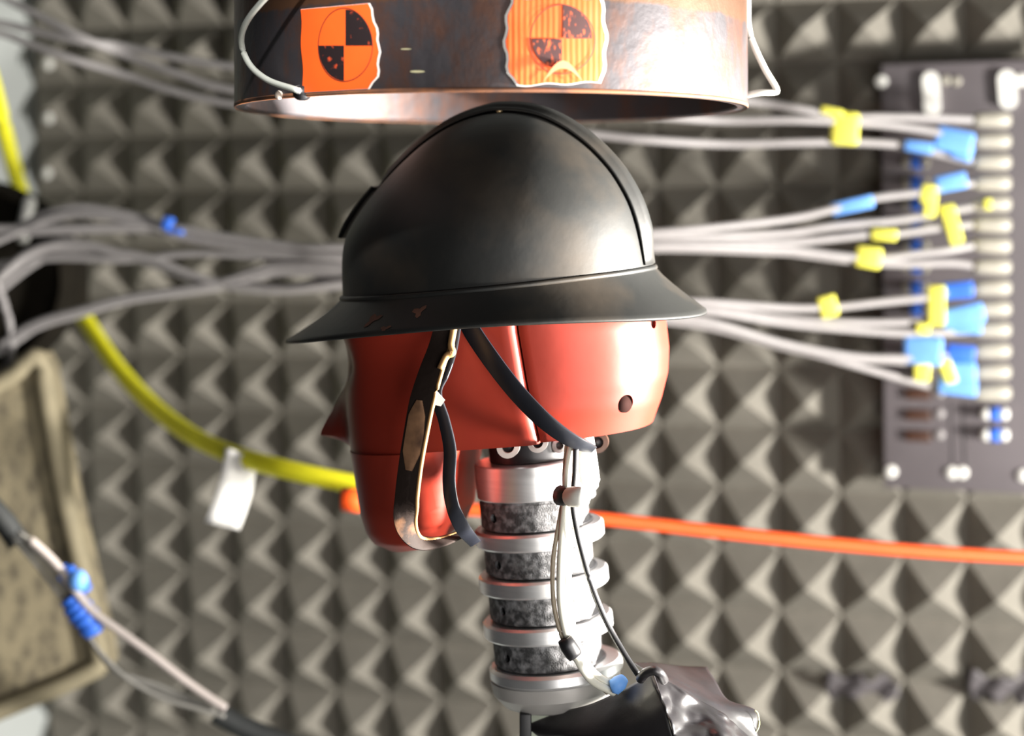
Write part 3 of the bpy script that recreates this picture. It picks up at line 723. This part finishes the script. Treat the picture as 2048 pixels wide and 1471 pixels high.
# bolts in the joint
for (x, y, r_, m_) in ((1017, 892, .0075, WHITE), (1076, 884, .0065, ALUG), (1196, 884, .0070, DARKS), (1120, 890, .005, ALU)):
    d = 1.112 if x < 1100 else 1.14; bm = bmesh.new(); c_ = P(x, y, d)
    lathe(bm, [(r_, -.002), (r_, .002), (r_*.55, .0024), (r_*.5, -.001)], frame(c_, Vector((1, -.2, .08)).normalized(), Vector((0, 0, 1)), Vector((-.15, -1, 0)).normalized()), 24)
    link('joint_bolt', bm, m_, dummy, sharp=35)
    bm = bmesh.new(); tube(bm, [c_, c_+Vector((0, .03, 0))], r_*.6, 14); link('bolt_shank', bm, BLACKP, dummy)
GRN = mat('pale_green_bracket', (.42, .46, .38), .6, var=.08)
bm = bmesh.new(); a_ = P(1066, 1398, 1.15); box(bm, frame(P(1150, 1428, 1.20), Vector((1, -.15, .10)).normalized(), Vector((.15, 1, 0)).normalized(), Vector((-.1, 0, 1)).normalized()), .058, .06, .022, .002); link('neck_bracket', bm, GRN, dummy, sharp=35)
bm = bmesh.new(); box(bm, frame(P(1051, 1475, 1.14), Vector((1, 0, 0)), Vector((0, 1, 0)), Vector((0, 0, 1))), .0078, .010, .034, .001); link('bracket_arm', bm, BLACKP, dummy, sharp=35)
p0 = P(1150, 1440, 1.20)
bm = bmesh.new(); lathe(bm, [(.11, 0), (.11, .012), (.024, .014), (.022, p0.z)], Matrix.Translation((p0.x, p0.y, 0)), 40); link('support_post', bm, ALUG, dummy, sharp=35)
# ------------------------------------------------------------------ sensor leads on the neck
def lead(name, px, r_, m, label):
    bm = bmesh.new(); tube(bm, catmull([P(*p) for p in px], 9), r_, 10)
    o = link(name, bm, m); return tag(o, label, 'wire', 'sensor leads down the neck')
IVORY = mat('ivory_wire', (.78, .76, .66), .4, var=.03)
TANW = mat('tan_wire', (.36, .30, .22), .45, var=.05)
BLKW = mat('black_wire', (.018, .018, .020), .35, var=.1, spec=.8)
lead('sensor_wire', [(1146,880,1.090),(1136,940,1.090),(1132,1000,1.088),(1126,1060,1.088),(1122,1130,1.087),(1122,1200,1.087),(1132,1260,1.087),(1152,1312,1.087),(1182,1358,1.09),(1228,1384,1.10)], .0026, IVORY, 'thick ivory wire down the front of the metal neck, middle one')
lead('sensor_wire', [(1150,884,1.096),(1144,940,1.096),(1141,1000,1.093),(1136,1060,1.092),(1134,1130,1.091),(1138,1200,1.091),(1146,1260,1.091),(1162,1306,1.091),(1190,1348,1.094),(1236,1372,1.102)], .0026, IVORY, 'thick ivory wire down the front of the metal neck, beside the black one')
lead('sensor_wire', [(1134,884,1.094),(1129,940,1.094),(1128,985,1.092),(1117,1050,1.090),(1106,1120,1.089),(1106,1190,1.089),(1114,1240,1.089),(1130,1286,1.089),(1160,1330,1.09),(1215,1385,1.102)], .0014, TANW, 'thin tan wire leftmost on the metal neck')
bw = lead('sensor_wire', [(1152,895,1.085),(1150,950,1.085),(1146,1005,1.083),(1154,1060,1.084),(1166,1110,1.085),(1180,1160,1.087),(1198,1208,1.09),(1222,1260,1.09),(1252,1312,1.085),(1276,1348,1.08)], .0020, BLKW, 'black wire swinging off the neck to the black cloth')
e = empty('cable_tie', P(1150, 993, 1.07), 'white cable tie knob with black band clasping the wires on the neck', 'cable tie')
bm = bmesh.new(); tube(bm, [P(1137,993,1.078), P(1142,993,1.074), P(1158,993,1.066), P(1168,993,1.062), P(1173,993,1.062)], [.003, .0062, .0064, .0062, .0040], 16); link('tie_head', bm, WHITE, e)
bm = bmesh.new(); tube(bm, [P(1120,990,1.082), P(1132,992,1.078), P(1146,993,1.076)], [.0064, .0060, .0052], 12); link('band', bm, BLACKP, e)
bm = bmesh.new(); tube(bm, [P(1129,1277,1.084), P(1136,1290,1.084), P(1146,1305,1.084), P(1151,1312,1.084)], [.0046, .0052, .0052, .0046], 14); tag(link('tape_band', bm, BLACKP), 'black tape band around the ivory wires low on the neck', 'tape')
bm = bmesh.new(); tube(bm, [P(1222,1376,1.094), P(1228,1374,1.094), P(1240,1364,1.094), P(1248,1356,1.096)], [.0030, .0052, .0050, .0034], 12); tag(link('blue_connector', bm, BLUEL), 'small blue connector where the ivory wires meet the black cloth', 'connector')
bm = bmesh.new(); tube(bm, [P(1166,868,1.112), P(1168,874,1.112), P(1174,920,1.112), P(1180,962,1.112), P(1182,972,1.114)], [.004, .0062, .0066, .0064, .004], 18); tag(link('white_connector', bm, WHITE), 'glossy white connector block under the back of the skull', 'connector')

# ------------------------------------------------------------------ black cloth
def clothmesh(rows, amp, seed, name, m, par, th=.0010):
    """rows of (x,y,d) control points, same count per row"""
    R = [catmull([P(*p) for p in r_], 10) for r_ in rows]; n = len(R[0]); bm = bmesh.new()
    cols = [catmull([R[i][k] for i in range(len(R))], 10) for k in range(n)]
    g = [[None]*n for _ in cols[0]]
    for k in range(n):
        for i, p in enumerate(cols[k]):
            q = p*38; d_ = noise.noise(q+Vector((seed, 0, 0)))*amp+abs(noise.noise(q*2.1+Vector((seed, 5, 0))))*amp*.5
            g[i][k] = bm.verts.new(p+Vector((.25, -1, .25))*d_)
    for i in range(len(g)-1):
        for k in range(n-1): bm.faces.new((g[i][k], g[i][k+1], g[i+1][k+1], g[i+1][k]))
    o = link(name, bm, m, par); s_ = o.modifiers.new('s', 'SOLIDIFY'); s_.thickness = th; s_.offset = 0
    return o
cl = empty('black_cloth', P(1306, 1500, 1.12), 'crumpled shiny black cloth gathered to a peak at the base of the neck', 'cloth')
clothmesh([[(1050,1450,1.15),(1122,1423,1.135),(1184,1407,1.12),(1249,1376,1.10),(1306,1346,1.080)],
           [(1075,1470,1.14),(1130,1462,1.12),(1190,1455,1.10),(1262,1425,1.08),(1322,1392,1.066)],
           [(1110,1490,1.13),(1150,1490,1.11),(1205,1500,1.09),(1275,1480,1.068),(1340,1450,1.055)],
           [(1110,1640,1.12),(1160,1640,1.10),(1220,1640,1.08),(1290,1620,1.06),(1380,1560,1.05)]], .002, 1, 'front_panel', CLOTH, cl)
clothmesh([[(1300,1345,1.081),(1312,1347,1.079),(1330,1360,1.082),(1344,1370,1.088)],
           [(1318,1388,1.067),(1345,1392,1.070),(1372,1396,1.078),(1392,1398,1.090)],
           [(1336,1440,1.056),(1375,1440,1.062),(1415,1436,1.072),(1446,1432,1.092)],
           [(1352,1490,1.050),(1410,1490,1.055),(1460,1480,1.070),(1500,1476,1.095)],
           [(1390,1600,1.04),(1450,1600,1.05),(1520,1600,1.07),(1580,1600,1.09)]], .011, 4, 'gathered_fold', CLOTH, cl)
clothmesh([[(1268,1326,1.150),(1310,1326,1.160),(1360,1332,1.170),(1414,1334,1.175)],
           [(1290,1340,1.110),(1335,1345,1.120),(1385,1360,1.130),(1432,1368,1.145)],
           [(1312,1348,1.085),(1362,1372,1.095),(1412,1390,1.110),(1456,1400,1.125)],
           [(1340,1368,1.086),(1395,1402,1.092),(1450,1424,1.100),(1512,1422,1.120)],
           [(1400,1410,1.092),(1440,1440,1.094),(1480,1460,1.098),(1514,1466,1.110)],
           [(1470,1490,1.092),(1500,1500,1.094),(1530,1520,1.098),(1550,1540,1.110)]], .003, 8, 'back_panel', CLOTH, cl)
bm = bmesh.new(); tube(bm, catmull([P(1281,1357,1.078), P(1290,1346,1.070), P(1306,1340,1.066), P(1320,1346,1.066), P(1328,1360,1.072)], 8), .0030, 10); link('gathered_hem', bm, CLOTH, cl)
bm = bmesh.new(); tube(bm, catmull([P(1509,1468,1.11), P(1518,1450,1.11), P(1516,1428,1.112), P(1510,1420,1.113)], 8), .0005, 6); link('loose_thread', bm, mat('pale_thread', (.6, .62, .35), .6), cl)

# ------------------------------------------------------------------ helmet
HEO = P(995, 572, HD); HROLL = math.radians(6); EM = hframe(HEO, HROLL, math.radians(19))
hel = empty('steel_helmet', HEO, 'old dark steel helmet with a flared brim and crest, worn by the dummy head', 'helmet')
bpy.context.view_layer.update()
HA, HB = .1062, .088
vt = [0, 70, 105, 143, 200, 245, 271, 300, 324, 338, 345, 347.5]
ht = [317, 312, 307, 295, 257, 215, 186, 148, 105, 66, 30, 0]
ct = [0, 0, 0, 3, 15, 24, 28, 32, 36, 39, 40, 40]
def hr(v): return float(np.interp(v*3000, vt, ht))/317
def hc(v): return float(np.interp(v*3000, vt, ct))/3000
# smooth the tables with a dense fit
_v = np.linspace(0, 347.5/3000, 60)
def domept(ph, v, off=0.):
    return Vector((hc(v)+(HA*hr(v)+off)*math.cos(ph), (HB*hr(v)+off)*math.sin(ph), v+off*.3))
vl = [347.5/3000*math.sin(PI/2*k/34) for k in range(35)]
bm = bmesh.new(); seg = 96; rings = []
sm = [hr(v) for v in vl]; cm = [hc(v) for v in vl]
for _ in range(2):
    sm = [sm[0]]+[(sm[i-1]+2*sm[i]+sm[i+1])/4 for i in range(1, len(sm)-1)]+[0]; cm = [cm[0]]+[(cm[i-1]+2*cm[i]+cm[i+1])/4 for i in range(1, len(cm)-1)]+[cm[-1]]
def dp(i, ph, off=0.):
    r_ = sm[i]; return Vector((cm[i]+HA*r_*math.cos(ph), HB*r_*math.sin(ph), vl[i]))
for i in range(34): rings.append([bm.verts.new(EM @ dp(i, 2*PI*k/seg)) for k in range(seg)])
top = bm.verts.new(EM @ dp(34, 0))
for a, b_ in zip(rings, rings[1:]):
    for k in range(seg): bm.faces.new((a[k], a[(k+1) % seg], b_[(k+1) % seg], b_[k]))
for k in range(seg): bm.faces.new((rings[-1][k], rings[-1][(k+1) % seg], top))
o = link('dome', bm, HELM, hel); s_ = o.modifiers.new('s', 'SOLIDIFY'); s_.thickness = .0014; s_.offset = -1
# brim
bm = bmesh.new(); rings = []
def brimpt(ph, t_, dn=0.):
    c_ = math.cos(ph); ue = .1375 if c_ > 0 else .150
    A_ = HA+.001+(ue-HA-.001)*t_; B_ = HB+.001+(.108-HB-.001)*t_
    dr = .019+abs(c_)**2*((.0305 if c_ > 0 else .0245)-.019)
    z = .002-dr*(t_**.85)
    return Vector((A_*c_, B_*math.sin(ph), z-dn))
prof = [(0, 0), (.15, 0), (.35, 0), (.55, 0), (.75, 0), (.9, 0), (1, 0), (1.012, .0010), (1.0, .0022), (.985, .0012), (.9, .0012), (.6, .0012), (.3, .0012), (0, .0012)]
for t_, dn in prof: rings.append([bm.verts.new(EM @ brimpt(2*PI*k/seg, t_, dn)) for k in range(seg)])
for a, b_ in zip(rings, rings[1:]):
    for k in range(seg): bm.faces.new((a[k], a[(k+1) % seg], b_[(k+1) % seg], b_[k]))
link('brim', bm, HELM, hel)
bm = bmesh.new(); rr_ = []
for k in range(seg+1):
    ph = 2*PI*k/seg; c_ = Vector((HA*math.cos(ph), HB*math.sin(ph), .0025)); n_ = Vector((math.cos(ph)/HA, math.sin(ph)/HB, 0)).normalized()
    if k < seg: rr_.append([bm.verts.new(EM @ (c_+n_*(.0022*math.cos(q*PI/4))+Vector((0, 0, .0020*math.sin(q*PI/4))))) for q in range(8)])
for k in range(seg):
    for q in range(8): bm.faces.new((rr_[k][q], rr_[k][(q+1) % 8], rr_[(k+1) % seg][(q+1) % 8], rr_[(k+1) % seg][q]))
link('base_bead', bm, HELM, hel)
# crest along the midline
mid = [dp(i, PI) for i in range(14, 34)]+[dp(34, 0)]+[dp(i, 0) for i in range(33, 0, -1)]
sec = [(-.0120, .0004), (-.0110, .0014), (-.0075, .0016), (-.0060, .0034), (-.0030, .0046), (0, .0050), (.0030, .0046), (.0060, .0034), (.0075, .0016), (.0110, .0014), (.0120, .0004)]
bm = bmesh.new(); rings = []; n = len(mid)
for i, p in enumerate(mid):
    T = (mid[min(i+1, n-1)]-mid[max(i-1, 0)]).normalized(); N_ = Vector((0, 1, 0)).cross(T); N_ = -N_ if N_.dot(p-Vector((0, 0, .03))) < 0 else N_
    f_ = min(1, i/4+.25)*min(1, (n-1-i)/5+.15)
    ring_ = []
    for (y_, h_) in sec:
        # follow the dome's crosswise curvature
        drop = (y_**2)/(2*.085)
        ring_.append(bm.verts.new(EM @ (p+Vector((0, y_, 0))+N_*(h_*f_ - drop+.0002))))
    rings.append(ring_)
for a, b_ in zip(rings, rings[1:]):
    for k in range(len(sec)-1): bm.faces.new((a[k], a[k+1], b_[k+1], b_[k]))
o = link('crest', bm, HELM, hel); s_ = o.modifiers.new('s', 'SOLIDIFY'); s_.thickness = .001; s_.offset = 1
bm = bmesh.new(); bmesh.ops.create_icosphere(bm, subdivisions=2, radius=.0022, matrix=EM @ Matrix.Translation(dp(31, -1.2)+Vector((0, -.0005, .0005)))); o = link('rivet', bm, mat('worn_brass', (.75, .55, .30), .4, .6), hel); o['label'] = 'small brass rivet'
# badge plate on the front
bm = bmesh.new(); R0 = [(dp(i, PI+q*.11)) for i in range(8, 16) for q in (-2, -1, 0, 1, 2)]
idx = [bm.verts.new(EM @ (p+Vector((-.0065, 0, .0015)))) for p in R0]
for i in range(7):
    for q in range(4): bm.faces.new((idx[i*5+q], idx[i*5+q+1], idx[(i+1)*5+q+1], idx[(i+1)*5+q]))
o = link('front_badge', bm, HELM, hel); s_ = o.modifiers.new('s', 'SOLIDIFY'); s_.thickness = .002
RUSTP = mat('rust_patch', (.11, .045, .028), .8, var=.3, scale=120)
for (ph, t_, w_) in ((-1.98, .55, .011), (-1.72, .42, .010), (-1.85, .9, .007)):
    bm = bmesh.new(); c_ = None; vv = []
    for k in range(14):
        a = 2*PI*k/14; rr2 = w_*(.5+.25*math.sin(3*a+ph*5))
        vv.append(bm.verts.new(EM @ (brimpt(ph+math.cos(a)*rr2/.10*.6, min(.97, t_+math.sin(a)*rr2/.03*.9))+Vector((0, -.00025, .00015)))))
    bm.faces.new(vv); link('rust_patch', bm, RUSTP, hel)
# straps
WORN = mat('worn_tan_leather', (.20, .105, .055), .8, col2=(.06, .03, .018), thr=(.4, .7), scale=70, spec=.2)
def strap(name, pts, widths, wdir, th, m, lab, par=hel):
    path = catmull([P(*p) for p in pts], 8); n = len(path); k = len(pts)
    ws = [float(np.interp(i/(n-1)*(k-1), range(k), widths))*1.1/F for i in range(n)]
    Wd = []
    for i in range(n):
        q = i/(n-1)*(k-1); a = int(min(q, k-2)); f_ = q-a
        Wd.append((Vector(wdir[a]).normalized()*(1-f_)+Vector(wdir[a+1]).normalized()*f_).normalized())
    bm = bmesh.new(); ribbon(bm, path, Wd, ws, th); o = link(name, bm, m, par, sharp=50); o['label'] = lab
    return path, Wd, ws
pth, Wd, ws = strap('chin_strap', [(893,640,1.078),(880,690,1.072),(862,740,1.066),(844,800,1.062),(832,860,1.060),(820,930,1.060),(812,1000,1.062),(812,1050,1.068),(836,1082,1.080),(880,1082,1.10),(930,1064,1.125)],
      [44, 46, 48, 50, 48, 46, 46, 44, 34, 30, 28],
      [(1, -.35, .1)]*3+[(1, -.35, 0)]*4+[(.8, .5, .3), (.3, .9, .3), (0, 1, .2), (0, 1, .1)], .0022, LEATH, 'wide worn brown leather chin strap')
strap('worn_patch', [(839,800,1.0608),(834,830,1.0595),(829,870,1.0585),(823,905,1.0585),(818,940,1.0590)], [12, 34, 38, 36, 14], [(1, -.35, 0)]*5, .0014, WORN, 'scuffed tan patch on the strap')
bm = bmesh.new(); edge = [p+Wd[i]*ws[i]/2+Vector((0, -.0006, 0)) for i, p in enumerate(pth)]
tube(bm, edge, .0013, 8); o = link('strap_edge', bm, TAN, hel); o['label'] = 'raw tan leather edge'
bm = bmesh.new(); tube(bm, catmull([P(908,655,1.070), P(902,690,1.066), P(905,705,1.064), P(893,712,1.064), P(880,738,1.062)], 8), [.0022]*33, 8); o = link('strap_edge', bm, TAN, hel); o['label'] = 'folded tan strap end'
strap('inner_strap', [(912,655,1.082),(905,700,1.082),(892,745,1.080),(872,785,1.076),(888,840,1.078),(900,900,1.080),(898,960,1.082),(905,1010,1.086),(925,1055,1.096),(950,1085,1.115)],
      [20, 18, 16, 24, 24, 26, 26, 28, 30, 24], [(1, -.3, 0)]*3+[(1, -.35, 0)]*5+[(.9, .4, .2)]*2, .0022, BLSTR, 'narrow black strap hanging inside the brown one')
bm = bmesh.new(); vv = [P(870,778,1.070), P(890,800,1.070), P(882,812,1.070), P(862,808,1.070)]
f1 = [bm.verts.new(v) for v in vv]; f2 = [bm.verts.new(v+Vector((0, .0015, 0))) for v in vv]; bm.faces.new(f1); bm.faces.new(f2)
for k in range(4): bm.faces.new((f1[k], f1[(k+1) % 4], f2[(k+1) % 4], f2[k]))
link('buckle', bm, ALUG, hel, smooth=False)
strap('rear_strap', [(934,640,1.092),(948,668,1.090),(985,722,1.084),(1030,780,1.080),(1075,828,1.078),(1110,858,1.078),(1140,878,1.080),(1165,890,1.085),(1186,898,1.098)],
      [38, 38, 38, 37, 36, 33, 30, 26, 18], [(.8, -.35, .6)]*5+[(.6, -.3, .8)]*4, .0022, BLSTR, 'black strap crossing the skull down to its base')
